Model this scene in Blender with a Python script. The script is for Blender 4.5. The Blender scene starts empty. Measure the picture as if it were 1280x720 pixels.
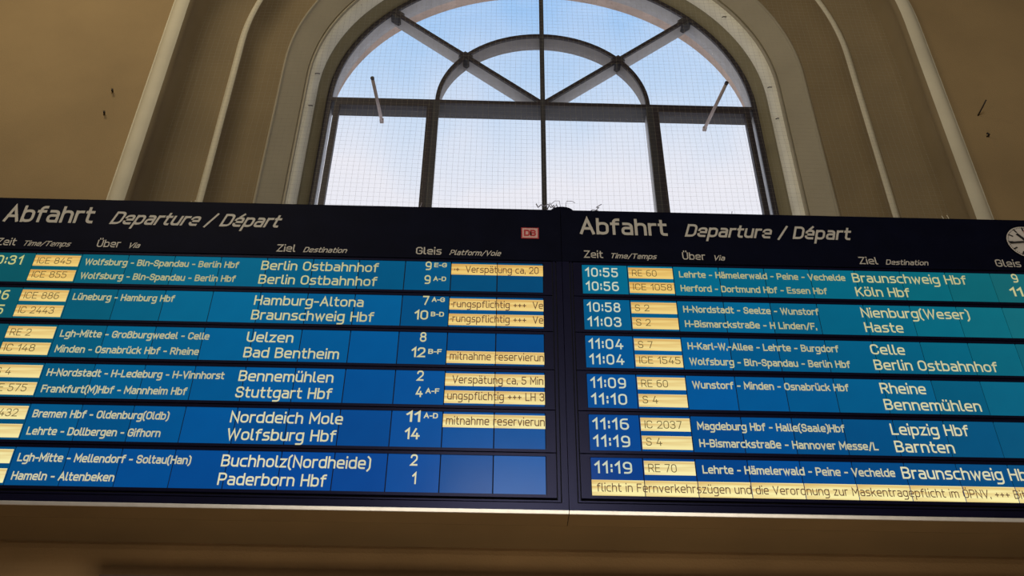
import bpy, bmesh, math, random
from mathutils import Vector, Matrix

S = bpy.context.scene
C = S.collection
random.seed(7)
R = math.radians
EYE = 1.6

# ------------------------------------------------------------------ camera
cd = bpy.data.cameras.new('camera')
cam = bpy.data.objects.new('camera', cd)
C.objects.link(cam)
S.camera = cam
cd.sensor_fit = 'HORIZONTAL'
cd.sensor_width = 36.0
cd.lens = 1247.39 / 1280 * 36.0
cd.clip_start = 0.05
cd.clip_end = 300
p_, r_, y_ = 0.65246681, 0.00891425, 0.01987043
fw = Vector((math.sin(y_) * math.cos(p_), math.cos(y_) * math.cos(p_), math.sin(p_)))
ri = Vector((math.cos(y_), -math.sin(y_), 0))
up = ri.cross(fw)
r2 = math.cos(r_) * ri + math.sin(r_) * up
u2 = -math.sin(r_) * ri + math.cos(r_) * up
cam.matrix_world = Matrix(((r2.x, u2.x, -fw.x, 0), (r2.y, u2.y, -fw.y, 0), (r2.z, u2.z, -fw.z, EYE), (0, 0, 0, 1)))

# ------------------------------------------------------------------ view
S.view_settings.view_transform = 'Standard'
S.view_settings.look = 'None'
S.view_settings.gamma = 1
S.view_settings.exposure = 0.0
S.view_settings.use_curve_mapping = False

# ------------------------------------------------------------------ sky: blue above, bright thin cloud
W = bpy.data.worlds.new('sky')
S.world = W
W.use_nodes = True
nt = W.node_tree
nt.nodes.clear()
def wn(t, **k):
    n = nt.nodes.new(t)
    for a, b in k.items():
        setattr(n, a, b)
    return n
out = wn('ShaderNodeOutputWorld')
bg = wn('ShaderNodeBackground')
tc = wn('ShaderNodeTexCoord')
sx = wn('ShaderNodeSeparateXYZ')
nt.links.new(tc.outputs['Generated'], sx.inputs[0])
nz = wn('ShaderNodeTexNoise')
nz.inputs['Scale'].default_value = 3.4
nz.inputs['Detail'].default_value = 5
nz.inputs['Roughness'].default_value = 0.5
mp = wn('ShaderNodeMapping')
mp.inputs['Location'].default_value = (0.35, 0.2, 0.1)
nt.links.new(tc.outputs['Generated'], mp.inputs[0])
nt.links.new(mp.outputs[0], nz.inputs['Vector'])
# cloud cover: thick towards the horizon, thinning upward, broken up by noise
m1 = wn('ShaderNodeMapRange')
m1.inputs['From Min'].default_value = 0.80
m1.inputs['From Max'].default_value = 0.66
m1.inputs['To Min'].default_value = -0.25
m1.inputs['To Max'].default_value = 1.35
nt.links.new(sx.outputs['Z'], m1.inputs['Value'])
ad = wn('ShaderNodeMath', operation='MULTIPLY_ADD')
nt.links.new(nz.outputs['Fac'], ad.inputs[0])
ad.inputs[1].default_value = 2.2
ad.inputs[2].default_value = -1.0
a2 = wn('ShaderNodeMath', operation='ADD', use_clamp=True)
nt.links.new(ad.outputs[0], a2.inputs[0])
nt.links.new(m1.outputs[0], a2.inputs[1])
blue = wn('ShaderNodeValToRGB')
blue.color_ramp.elements[0].position = 0.62
blue.color_ramp.elements[0].color = (0.52, 0.78, 1.0, 1)
blue.color_ramp.elements[1].position = 0.86
blue.color_ramp.elements[1].color = (0.30, 0.56, 1.0, 1)
nt.links.new(sx.outputs['Z'], blue.inputs[0])
mx = wn('ShaderNodeMix', data_type='RGBA')
nt.links.new(a2.outputs[0], mx.inputs[0])
nt.links.new(blue.outputs[0], mx.inputs[6])
mx.inputs[7].default_value = (0.92, 0.92, 1.0, 1)
nt.links.new(mx.outputs[2], bg.inputs['Color'])
bg.inputs['Strength'].default_value = 1.0
nt.links.new(bg.outputs[0], out.inputs[0])

# ------------------------------------------------------------------ hall light (behind and above the viewer), plus an added fill near the floor
def area(name, loc, target, sx_, sy_, power, col):
    l = bpy.data.lights.new(name, 'AREA')
    l.shape = 'RECTANGLE'
    l.size, l.size_y = sx_, sy_
    l.energy = power
    l.color = col
    o = bpy.data.objects.new(name, l)
    C.objects.link(o)
    o.location = loc
    d = Vector(target) - Vector(loc)
    o.rotation_euler = d.to_track_quat('-Z', 'Y').to_euler()
    return o
area('opposite_window_daylight', (0.45, -7.4, 8.6), (0.45, 6, 6.5), 2.3, 3.6, 350, (1.0, 0.97, 0.92))
area('hall_lamp_light', (-4.5, 1.2, 12.2), (-2.5, 5.6, 7), 2.5, 1.5, 150, (1.0, 0.86, 0.62))
area('floor_fill_light', (0.6, 2.9, 0.5), (0.6, 4.6, 4), 4.5, 1.4, 80, (1.0, 0.88, 0.70))  # added fill, no real lamp: brightens the boards' bottom strip and lower wall

# ------------------------------------------------------------------ materials
def mat(name, col, rough=0.6, metal=0.0, vary=0.0, scale=3.0, bump=0.0, bscale=60.0, spec=0.5, var2=None):
    m = bpy.data.materials.new(name)
    m.use_nodes = True
    t = m.node_tree
    b = t.nodes['Principled BSDF']
    b.inputs['Roughness'].default_value = rough
    b.inputs['Metallic'].default_value = metal
    b.inputs['Specular IOR Level'].default_value = spec
    tcn = t.nodes.new('ShaderNodeTexCoord')
    n = t.nodes.new('ShaderNodeTexNoise')
    n.inputs['Scale'].default_value = scale
    n.inputs['Detail'].default_value = 6
    t.links.new(tcn.outputs['Object'], n.inputs['Vector'])
    mr = t.nodes.new('ShaderNodeMapRange')
    mr.inputs['From Min'].default_value = 0.35
    mr.inputs['From Max'].default_value = 0.65
    t.links.new(n.outputs['Fac'], mr.inputs['Value'])
    k = t.nodes.new('ShaderNodeMix')
    k.data_type = 'RGBA'
    c2 = var2 or tuple(c * (1 - vary) for c in col)
    k.inputs[6].default_value = (*col, 1)
    k.inputs[7].default_value = (*c2, 1)
    t.links.new(mr.outputs[0], k.inputs[0])
    t.links.new(k.outputs[2], b.inputs['Base Color'])
    if bump:
        n2 = t.nodes.new('ShaderNodeTexNoise')
        n2.inputs['Scale'].default_value = bscale
        n2.inputs['Detail'].default_value = 4
        t.links.new(tcn.outputs['Object'], n2.inputs['Vector'])
        bp = t.nodes.new('ShaderNodeBump')
        bp.inputs['Strength'].default_value = bump
        bp.inputs['Distance'].default_value = 0.01
        t.links.new(n2.outputs['Fac'], bp.inputs['Height'])
        t.links.new(bp.outputs[0], b.inputs['Normal'])
    return m

def emit(name, col=None, base=(0.02, 0.02, 0.02), strength=1.0, rough=0.4, stripes=False, spec=0.5):
    """lit display surface: emission from the object's own colour (or a fixed one), dark glass over it"""
    m = bpy.data.materials.new(name)
    m.use_nodes = True
    t = m.node_tree
    b = t.nodes['Principled BSDF']
    b.inputs['Base Color'].default_value = (*base, 1)
    b.inputs['Roughness'].default_value = rough
    b.inputs['Specular IOR Level'].default_value = spec
    b.inputs['Emission Strength'].default_value = strength
    if col is None:
        oi = t.nodes.new('ShaderNodeObjectInfo')
        src = oi.outputs['Color']
        tcn = t.nodes.new('ShaderNodeTexCoord')
        n = t.nodes.new('ShaderNodeTexNoise')
        if stripes:      # uneven orange-brown bands across the message fields
            mpn = t.nodes.new('ShaderNodeMapping')
            mpn.inputs['Scale'].default_value = (1.2, 1, 28)
            t.links.new(tcn.outputs['Object'], mpn.inputs[0])
            t.links.new(mpn.outputs[0], n.inputs['Vector'])
            n.inputs['Scale'].default_value = 1.3
            n.inputs['Detail'].default_value = 1
        else:
            t.links.new(tcn.outputs['Object'], n.inputs['Vector'])
            n.inputs['Scale'].default_value = 2.0
            n.inputs['Detail'].default_value = 3
        mr = t.nodes.new('ShaderNodeMapRange')
        mr.inputs['From Min'].default_value = 0.40 if stripes else 0.3
        mr.inputs['From Max'].default_value = 0.60 if stripes else 0.7
        t.links.new(n.outputs['Fac'], mr.inputs['Value'])
        k = t.nodes.new('ShaderNodeMix')
        k.data_type = 'RGBA'
        k.blend_type = 'MULTIPLY'
        k.inputs[0].default_value = 1
        r = t.nodes.new('ShaderNodeMix')
        r.data_type = 'RGBA'
        r.inputs[6].default_value = (1.08, 1.08, 1.08, 1)
        r.inputs[7].default_value = (0.80, 0.60, 0.42, 1) if stripes else (0.86, 0.86, 0.9, 1)
        t.links.new(mr.outputs[0], r.inputs[0])
        t.links.new(src, k.inputs[6])
        t.links.new(r.outputs[2], k.inputs[7])
        t.links.new(k.outputs[2], b.inputs['Emission Color'])
    else:
        b.inputs['Emission Color'].default_value = (*col, 1)
    return m

def lin(*c):
    return tuple(((v / 255) / 12.92 if v <= 10 else (((v / 255) + 0.055) / 1.055) ** 2.4) for v in c)

M = dict(
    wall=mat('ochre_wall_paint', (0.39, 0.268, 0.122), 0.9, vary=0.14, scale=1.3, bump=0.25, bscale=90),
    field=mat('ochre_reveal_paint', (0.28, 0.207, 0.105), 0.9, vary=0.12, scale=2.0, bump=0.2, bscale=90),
    roll=mat('cream_moulding_paint', (0.74, 0.67, 0.48), 0.8, vary=0.10, scale=3, bump=0.15),
    band=mat('greige_band_paint', (0.43, 0.375, 0.26), 0.8, vary=0.08, scale=2, bump=0.1),
    cove=mat('light_cove_paint', (0.95, 0.91, 0.74), 0.75, vary=0.10, scale=4, bump=0.1),
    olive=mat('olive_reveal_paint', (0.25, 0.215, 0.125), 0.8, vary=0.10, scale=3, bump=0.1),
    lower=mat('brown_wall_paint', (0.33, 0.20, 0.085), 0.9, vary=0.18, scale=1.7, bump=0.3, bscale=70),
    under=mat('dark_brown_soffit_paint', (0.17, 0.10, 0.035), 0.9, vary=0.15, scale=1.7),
    dark_wood=mat('dark_portal_paint', (0.09, 0.05, 0.03), 0.6, vary=0.2),
    floor=mat('stone_floor', (0.20, 0.16, 0.12), 0.5, vary=0.2),
    ceiling=mat('ceiling_plaster', (0.16, 0.13, 0.10), 0.9, vary=0.1),
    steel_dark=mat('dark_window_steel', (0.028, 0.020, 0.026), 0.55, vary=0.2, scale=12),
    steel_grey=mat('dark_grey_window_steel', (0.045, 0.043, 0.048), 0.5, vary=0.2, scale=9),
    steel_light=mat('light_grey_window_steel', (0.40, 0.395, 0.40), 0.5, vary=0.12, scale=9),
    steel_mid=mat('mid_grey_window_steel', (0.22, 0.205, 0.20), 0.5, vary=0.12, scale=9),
    stone=mat('pink_outer_stone', (0.62, 0.48, 0.40), 0.9, vary=0.2, scale=6, bump=0.3),
    rod=mat('pinkish_grey_rod', (0.55, 0.45, 0.42), 0.45, vary=0.1),
    wire=mat('net_wire', (0.40, 0.36, 0.27), 0.55, vary=0.3, scale=20),
    frayed=mat('frayed_wire', (0.45, 0.44, 0.55), 0.4, metal=0.3, vary=0.2),
    iron=mat('blackened_iron', (0.03, 0.02, 0.015), 0.6, vary=0.2),
    case=mat('navy_board_case', (0.004, 0.005, 0.016), 0.55, vary=0.25, scale=5, spec=0.04),
    bezel=mat('navy_board_bezel', (0.006, 0.006, 0.022), 0.30, vary=0.2, scale=5, spec=0.26),
    groove=mat('black_joint', (0.004, 0.004, 0.006), 0.8, vary=0.1),
    alu=mat('brushed_aluminium_trim', (0.95, 0.93, 0.90), 0.42, vary=0.1, scale=14, metal=0.6),
    print_=mat('pale_header_print', (0.62, 0.58, 0.50), 0.7, vary=0.05),
    red=mat('red_print', (0.52, 0.03, 0.035), 0.6, vary=0.1),
    pinkw=mat('pale_pink_print', (0.75, 0.45, 0.40), 0.6, vary=0.1),
    clock=mat('clock_dial', (0.72, 0.66, 0.58), 0.5, vary=0.06),
    black=mat('black_print', (0.01, 0.008, 0.008), 0.6, vary=0.1),
    lcd=emit('lcd_panel_glass', None, base=(0.004, 0.01, 0.025), rough=0.17, spec=0.09, strength=0.82),
    plate=emit('lcd_message_field', None, base=(0.05, 0.04, 0.02), rough=0.5, stripes=True, spec=0.3),
    glyph=emit('lcd_light_characters', None, base=(0.05, 0.05, 0.04), rough=0.6, spec=0.2),
    ink=emit('lcd_dark_characters', None, base=(0.02, 0.015, 0.01), rough=0.6, spec=0.2),
)
M['bezel'].node_tree.nodes['Principled BSDF'].inputs['Specular Tint'].default_value = (0.55, 0.55, 1.0, 1)
# window glass: thin clear pane with a weak reflection
g = bpy.data.materials.new('window_glass')
g.use_nodes = True
t = g.node_tree
t.nodes.clear()
o_ = t.nodes.new('ShaderNodeOutputMaterial')
ms = t.nodes.new('ShaderNodeMixShader')
tr = t.nodes.new('ShaderNodeBsdfTransparent')
gl = t.nodes.new('ShaderNodeBsdfGlossy')
gl.inputs['Roughness'].default_value = 0.05
dn = t.nodes.new('ShaderNodeTexNoise')
dn.inputs['Scale'].default_value = 3
dr = t.nodes.new('ShaderNodeMapRange')
dr.inputs['To Min'].default_value = 0.98
dr.inputs['To Max'].default_value = 1.0
t.links.new(dn.outputs['Fac'], dr.inputs['Value'])
cr = t.nodes.new('ShaderNodeCombineColor')
for i in range(3):
    t.links.new(dr.outputs[0], cr.inputs[i])
t.links.new(cr.outputs[0], tr.inputs['Color'])
ms.inputs[0].default_value = 0.04
t.links.new(tr.outputs[0], ms.inputs[1])
t.links.new(gl.outputs[0], ms.inputs[2])
t.links.new(ms.outputs[0], o_.inputs[0])
M['glass'] = g

# ------------------------------------------------------------------ helpers
def link_mesh(name, bm, m, parent=None, smooth=False):
    me = bpy.data.meshes.new(name)
    bm.normal_update()
    bm.to_mesh(me)
    bm.free()
    if smooth:
        for p in me.polygons:
            p.use_smooth = True
    me.materials.append(m)
    o = bpy.data.objects.new(name, me)
    C.objects.link(o)
    o.parent = parent
    return o

def inst(name, me, loc, parent=None):
    o = bpy.data.objects.new(name, me)
    C.objects.link(o)
    o.parent = parent
    o.location = loc
    return o

def tag(o, label=None, cat=None, group=None, kind=None):
    for k, v in (('label', label), ('category', cat), ('group', group), ('kind', kind)):
        if v:
            o[k] = v
    return o

def empty(name, loc=(0, 0, 0)):
    o = bpy.data.objects.new(name, None)
    o.empty_display_size = 0.1
    C.objects.link(o)
    o.location = loc
    return o

def box(bm, x0, x1, y0, y1, z0, z1):
    v = [bm.verts.new(c) for c in ((x0, y0, z0), (x1, y0, z0), (x1, y1, z0), (x0, y1, z0),
                                   (x0, y0, z1), (x1, y0, z1), (x1, y1, z1), (x0, y1, z1))]
    for f in ((3, 2, 1, 0), (4, 5, 6, 7), (0, 1, 5, 4), (1, 2, 6, 5), (2, 3, 7, 6), (3, 0, 4, 7)):
        bm.faces.new([v[i] for i in f])

def boxo(name, b, m, parent=None):
    bm = bmesh.new()
    box(bm, *b)
    return link_mesh(name, bm, m, parent)

def tube(bm, pts, r, n=8, cap=True):
    pts = [Vector(p) for p in pts]
    rings = []
    for i, p in enumerate(pts):
        d = (pts[min(i + 1, len(pts) - 1)] - pts[max(i - 1, 0)]).normalized()
        a = d.orthogonal().normalized() if i == 0 else (rings_a - d * rings_a.dot(d)).normalized()
        rings_a = a
        b = d.cross(a)
        rr = r[i] if isinstance(r, (list, tuple)) else r
        rings.append([bm.verts.new(p + rr * (math.cos(2 * math.pi * k / n) * a + math.sin(2 * math.pi * k / n) * b)) for k in range(n)])
    for A, B in zip(rings, rings[1:]):
        for k in range(n):
            bm.faces.new((A[k], A[(k + 1) % n], B[(k + 1) % n], B[k]))
    if cap:
        bm.faces.new(rings[0][::-1])
        bm.faces.new(rings[-1])

# ------------------------------------------------------------------ arched window bay: concentric about XC, ZC
XC, ZC = 0.416, 7.345 + EYE
NA = 72
def path(r, y, zlow):
    """jamb - semicircle - jamb at radius r and depth y"""
    P = [(XC - r, y, zlow), (XC - r, y, ZC - 1.5), (XC - r, y, ZC - 0.6)]
    P += [(XC - r * math.cos(math.pi * k / NA), y, ZC + r * math.sin(math.pi * k / NA)) for k in range(NA + 1)]
    P += [(XC + r, y, ZC - 0.6), (XC + r, y, ZC - 1.5), (XC + r, y, zlow)]
    return P

def sweep(name, prof, m, zlow=4.2, smooth=True):
    bm = bmesh.new()
    rows = [[bm.verts.new(p) for p in path(r, y, zlow)] for r, y in prof]
    for A, B in zip(rows, rows[1:]):
        for k in range(len(A) - 1):
            bm.faces.new((A[k], A[k + 1], B[k + 1], B[k]))
    o = link_mesh(name, bm, m, None, smooth)
    o['kind'] = 'structure'
    return o

def arcp(cr, cy, rad, a0, a1, n=8):
    """profile arc in the (radius, depth) plane; angle 90 deg points towards the hall"""
    return [(cr + rad * math.cos(R(a0 + (a1 - a0) * k / n)), cy - rad * math.sin(R(a0 + (a1 - a0) * k / n))) for k in range(n + 1)]

YW = 5.60                      # face of the hall wall
roll_a = arcp(3.255, 5.622, 0.080, 15, 140, 10)
roll_b = arcp(3.255, 5.622, 0.080, 140, 200, 5)
sweep('trim_1', [(3.345, YW)] + roll_a, M['roll'])
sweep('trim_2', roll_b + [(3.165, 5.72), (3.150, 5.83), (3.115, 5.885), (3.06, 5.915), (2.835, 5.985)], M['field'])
sweep('trim_3', [(2.835, 5.985)] + arcp(2.798, 5.985, 0.030, 10, 150, 8), M['roll'])
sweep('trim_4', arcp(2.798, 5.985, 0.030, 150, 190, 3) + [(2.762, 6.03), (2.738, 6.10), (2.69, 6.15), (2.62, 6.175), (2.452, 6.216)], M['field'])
sweep('trim_5', [(2.452, 6.216), (2.450, 6.200), (2.440, 6.196), (2.432, 6.202), (2.430, 6.216), (2.262, 6.352)], M['band'], smooth=False)
sweep('trim_6', [(2.262, 6.352), (2.262, 6.372), (2.252, 6.376), (2.250, 6.358), (2.238, 6.356), (2.234, 6.386)], M['band'], smooth=False)
sweep('trim_7', [(2.234, 6.386)] + [(2.234 - 0.060 * math.sin(R(a)), 6.386 + 0.135 * (1 - math.cos(R(a)))) for a in (20, 40, 60, 75, 90)], M['cove'])
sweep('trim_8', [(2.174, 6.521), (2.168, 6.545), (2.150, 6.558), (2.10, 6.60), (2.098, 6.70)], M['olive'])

# hall wall around the bay (with thickness behind)
bm = bmesh.new()
zt, zb, xl, xr = 13.0, 3.905, -9.0, 9.0
def outer(k, P):
    x, y, z = P
    dx, dz = x - XC, z - ZC
    if z <= ZC:
        return (xl if dx < 0 else xr, y, z)
    s = min((zt - ZC) / dz if dz > 1e-6 else 1e9, ((xr if dx > 0 else xl) - XC) / dx if abs(dx) > 1e-6 else 1e9)
    return (XC + dx * s, y, ZC + dz * s)
inn = path(3.345, YW, zb)
A = [bm.verts.new(p) for p in inn]
B = [bm.verts.new(outer(i, p)) for i, p in enumerate(inn)]
for k in range(len(A) - 1):
    bm.faces.new((A[k], B[k], B[k + 1], A[k + 1]))
for xc_ in (xl, xr):       # corner fill
    q = [v for v in B if abs(v.co.x - xc_) < 1e-4]
    q2 = [v for v in B if abs(v.co.z - zt) < 1e-4]
    a = max(q, key=lambda v: v.co.z)
    b = min(q2, key=lambda v: abs(v.co.x - xc_))
    if abs(a.co.z - zt) > 1e-4 and a is not b:
        c = bm.verts.new((xc_, YW, zt))
        bm.faces.new((a, c, b))
wf = link_mesh('wall_front', bm, M['wall'])
wf['kind'] = 'structure'

# bulkhead the boards stand on, lower wall, lintel moulding, dark portal head
bm = bmesh.new()
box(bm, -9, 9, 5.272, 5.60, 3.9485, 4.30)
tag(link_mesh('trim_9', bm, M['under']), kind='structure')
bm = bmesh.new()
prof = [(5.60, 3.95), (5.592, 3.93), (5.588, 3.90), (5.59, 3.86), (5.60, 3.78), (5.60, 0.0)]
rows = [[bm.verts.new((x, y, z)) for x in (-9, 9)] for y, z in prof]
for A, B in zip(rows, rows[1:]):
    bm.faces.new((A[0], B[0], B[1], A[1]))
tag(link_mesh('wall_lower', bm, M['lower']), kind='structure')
bm = bmesh.new()
box(bm, -2.20, 4.2, 5.50, 5.62, 3.60, 3.713)
box(bm, -2.20, -2.02, 5.50, 5.62, 0.0, 3.60)
box(bm, 4.0, 4.2, 5.50, 5.62, 0.0, 3.60)
tag(link_mesh('trim_10', bm, M['dark_wood']), kind='structure')

# rest of the hall shell
for nm, b, m in (('floor', (-9, 9, -8, 7.2, -0.1, 0), 'floor'),
                 ('ceiling', (-9.2, 9.2, -8.2, 7.2, 13.0, 13.2), 'ceiling'),
                 ('wall_left', (-9.2, -9, -8.2, 7.2, 0, 13), 'wall'),
                 ('wall_right', (9, 9.2, -8.2, 7.2, 0, 13), 'wall'),
                 ('wall_rear', (-9, 9, -8.2, -8, 0, 13), 'wall')):
    tag(boxo(nm, b, M[m]), kind='structure')

# outside face of the wall, with a pinkish stone arch soffit beyond the glass
bm = bmesh.new()
ZS = ZC - 2.35
Pi = [(XC - 2.125, ZS)] + [(XC - 2.125 * math.cos(math.pi * k / NA), ZC + 2.125 * math.sin(math.pi * k / NA)) for k in range(NA + 1)] + [(XC + 2.125, ZS)]
def outr(x, z):
    dx, dz = x - XC, z - ZC
    if z <= ZC:
        return (-9 if dx < 0 else 9, z)
    s = min(4.055 / dz if dz > 1e-6 else 1e9, ((9 if dx > 0 else -9) - XC) / dx if abs(dx) > 1e-6 else 1e9)
    return (XC + dx * s, ZC + dz * s)
F, Bk, Fo, Bo = ([bm.verts.new((x, y, z)) for x, z in P] for y, P in ((6.84, Pi), (6.98, Pi), (6.84, [outr(*q) for q in Pi]), (6.98, [outr(*q) for q in Pi])))
for k in range(len(Pi) - 1):
    bm.faces.new((F[k], F[k + 1], Bk[k + 1], Bk[k]))
    bm.faces.new((F[k], Fo[k], Fo[k + 1], F[k + 1]))
    bm.faces.new((Bk[k], Bk[k + 1], Bo[k + 1], Bo[k]))
box(bm, -9, 9, 6.84, 6.98, 0, ZS)
tag(link_mesh('wall_outside', bm, M['stone']), kind='structure')
tag(boxo('trim_11', (XC - 2.2, XC + 2.2, 6.30, 6.98, ZS - 0.15, ZS), M['olive']), kind='structure')

# ------------------------------------------------------------------ the window itself
win = empty('window_1', (XC, 6.63, ZC))
tag(win, kind='structure')
def bar(name, P, w, y0, y1, m, side=0.5):
    """bar of in-plane width w along a path of (x, z) offsets from the arch centre"""
    bm = bmesh.new()
    P = [Vector(q) for q in P]
    rings = []
    for i, q in enumerate(P):
        d = (P[min(i + 1, len(P) - 1)] - P[max(i - 1, 0)]).normalized()
        n = Vector((-d.y, d.x))
        a, b = q + n * w * side, q - n * w * (1 - side)
        rings.append([bm.verts.new(c) for c in ((a.x, y0, a.y), (b.x, y0, b.y), (b.x, y1, b.y), (a.x, y1, a.y))])
    for A, B in zip(rings, rings[1:]):
        for k in range(4):
            bm.faces.new((A[k], B[k], B[(k + 1) % 4], A[(k + 1) % 4]))
    bm.faces.new(rings[0][::-1])
    bm.faces.new(rings[-1])
    bmesh.ops.recalc_face_normals(bm, faces=bm.faces)
    return link_mesh(name, bm, m, win)
def arc(r, a0, a1, n):
    return [(r * math.cos(R(a0 + (a1 - a0) * k / n)), r * math.sin(R(a0 + (a1 - a0) * k / n))) for k in range(n + 1)]
RO, RI, ZB = 2.10, 1.05, -2.30
ring = [(RO, ZB), (RO, -0.5)] + arc(RO, 0, 180, 72) + [(-RO, -0.5), (-RO, ZB)]
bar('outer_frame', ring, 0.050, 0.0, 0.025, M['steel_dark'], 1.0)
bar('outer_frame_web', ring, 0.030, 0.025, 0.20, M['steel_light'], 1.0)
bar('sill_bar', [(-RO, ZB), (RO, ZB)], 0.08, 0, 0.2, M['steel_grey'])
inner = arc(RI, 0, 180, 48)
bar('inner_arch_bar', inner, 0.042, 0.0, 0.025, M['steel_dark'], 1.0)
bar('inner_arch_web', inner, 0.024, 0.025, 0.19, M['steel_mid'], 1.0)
DA = 41.3
for a in (DA, 180 - DA):
    c, s = math.cos(R(a)), math.sin(R(a))
    P = [(0.02 * c, 0.02 * s), (2.06 * c, 2.06 * s)]
    bar('diagonal_bar', P, 0.040, -0.002, 0.024, M['steel_dark'])
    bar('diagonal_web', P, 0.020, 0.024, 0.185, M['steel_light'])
    for rr, d in ((RI - 0.02, 0.055), (RO - 0.07, 0.065)):
        bar('joint_plate', [((rr - d) * c, (rr - d) * s), ((rr + d) * c, (rr + d) * s)], 0.10, 0.004, 0.11, M['steel_grey'])
bar('transom_bar', [(-2.07, -0.012), (2.07, -0.012)], 0.048, -0.003, 0.024, M['steel_dark'])
bar('transom_web', [(-2.07, -0.012), (2.07, -0.012)], 0.036, 0.024, 0.20, M['steel_grey'])
bar('centre_mullion', [(0, ZB), (0, 2.06)], 0.045, -0.006, 0.03, M['steel_grey'])
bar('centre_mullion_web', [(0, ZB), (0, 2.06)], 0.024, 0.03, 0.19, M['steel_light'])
for s in (-1, 1):
    bar('side_mullion', [(s * 1.045, ZB), (s * 1.045, -0.02)], 0.078, -0.005, 0.03, M['steel_grey'])
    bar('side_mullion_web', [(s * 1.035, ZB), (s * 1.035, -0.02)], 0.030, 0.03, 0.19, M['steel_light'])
    # opening sash of the outer light
    x0, x1 = (-2.015, -1.07) if s < 0 else (1.07, 2.015)
    sash = [(x0, ZB + 0.05), (x1, ZB + 0.05), (x1, -0.045), (x0, -0.045)]
    bm = bmesh.new()
    w = 0.052
    for b in ((x0, x0 + w, -0.01, 0.045, ZB + 0.05, -0.045), (x1 - w, x1, -0.01, 0.045, ZB + 0.05, -0.045),
              (x0 + w, x1 - w, -0.01, 0.045, -0.045 - w, -0.045), (x0 + w, x1 - w, -0.01, 0.045, ZB + 0.05, ZB + 0.05 + w)):
        box(bm, *b)
    link_mesh('sash_frame', bm, M['steel_dark'], win)
# panes
def pane(P, y=0.15):
    bm = bmesh.new()
    a = [bm.verts.new((x, y, z)) for x, z in P]
    b = [bm.verts.new((x, y + 0.005, z)) for x, z in P]
    bm.faces.new(a)
    bm.faces.new(b[::-1])
    n = len(P)
    for k in range(n):
        bm.faces.new((a[k], b[k], b[(k + 1) % n], a[(k + 1) % n]))
    bmesh.ops.recalc_face_normals(bm, faces=bm.faces)
    return link_mesh('pane', bm, M['glass'], win)
for x0, x1 in ((-2.065, -1.06), (-1.02, -0.015), (0.015, 1.02), (1.06, 2.065)):
    yy = 0.03 if abs(x0 + x1) > 2.5 else 0.15
    e = 0.05 if yy < 0.1 else 0
    e = 0.075 if yy < 0.1 else 0
    pane([(x0 + e, ZB + 0.05), (x1 - 0.03 * (yy < 0.1), ZB + 0.05), (x1 - 0.03 * (yy < 0.1), -0.05), (x0 + e, -0.05)] if x0 < 0 else
         [(x0 + 0.03 * (yy < 0.1), ZB + 0.05), (x1 - e, ZB + 0.05), (x1 - e, -0.05), (x0 + 0.03 * (yy < 0.1), -0.05)], yy)
for a0, a1 in ((1, DA - .8), (DA + .8, 89.2), (90.8, 180 - DA - .8), (180 - DA + .8, 179)):
    pane(arc(RI + 0.005, a0, a1, 12) + arc(RO - 0.035, a1, a0, 16))
    pane([(0.03 * math.cos(R((a0 + a1) / 2)), 0.03 * math.sin(R((a0 + a1) / 2)))] + arc(RI - 0.03, a0, a1, 12))

# rods of the vent openers, reaching from under the transom into the hall
for (a, b, lb) in (((-1.123, 6.60, 8.621), (-1.170, 6.09, 8.635), 'thin pale rod reaching out from the transom over the left window sash'),
                   ((1.960, 6.60, 8.616), (2.064, 6.041, 8.630), 'thin pale rod reaching out from the transom over the right window sash')):
    t_ = tag(empty('vent_opener_rod', a), lb, 'rod', 'vent opener rods of the arched window')
    a, b = Vector(a), Vector(b)
    z0 = Vector((0, 0, 0))
    bm = bmesh.new()
    tube(bm, [z0, (b - a) * 0.97], 0.0155, 10)
    link_mesh('rod', bm, M['rod'], t_, True)
    bm = bmesh.new()
    tube(bm, [(b - a) * 0.965, b - a], 0.0175, 10)
    link_mesh('end_cap', bm, M['steel_dark'], t_)
    bm = bmesh.new()
    box(bm, -0.018, 0.018, -0.012, 0.03, -0.014, 0.012)
    link_mesh('bracket', bm, M['rod'], t_)

# ------------------------------------------------------------------ bird net in front of the bay, one wire mesh
bm = bmesh.new()
YN = 5.80
def wob(x, z):
    return (0.006 * math.sin(x * 2.1 + z * 1.3) + 0.004 * math.sin(z * 5.1 + x * .7),
            0.02 * math.sin(x * 1.1 + 0.6) * math.cos(z * 0.9),
            0.007 * math.sin(x * 1.7 - z * 1.1) + 0.003 * math.sin(x * 6.3))
RN = 3.14
def netpt(x, z):
    w = wob(x, z)
    return (x + w[0], YN + w[1], z + w[2])
def strand(pts, r=0.0005):
    rings = []
    horiz = abs(pts[-1][0] - pts[0][0]) > abs(pts[-1][2] - pts[0][2])
    for p in pts:
        o4 = ((0, -r, 0), (0, 0, r), (0, r, 0), (0, 0, -r)) if horiz else ((0, -r, 0), (r, 0, 0), (0, r, 0), (-r, 0, 0))
        rings.append([bm.verts.new((p[0] + a, p[1] + b, p[2] + c)) for a, b, c in o4])
    for A, B in zip(rings, rings[1:]):
        for k in range(4):
            bm.faces.new((A[k], A[(k + 1) % 4], B[(k + 1) % 4], B[k]))
PITCH = 0.0465
n = int(RN / PITCH)
zbot = 6.2
for i in range(-n, n + 1):
    x = i * PITCH
    top = ZC + math.sqrt(max(RN * RN - x * x, 0.01))
    k = max(4, int((top - zbot) / 0.25))
    strand([netpt(XC + x, zbot + (top - zbot) * j / k) for j in range(k + 1)])
z = zbot
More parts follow.
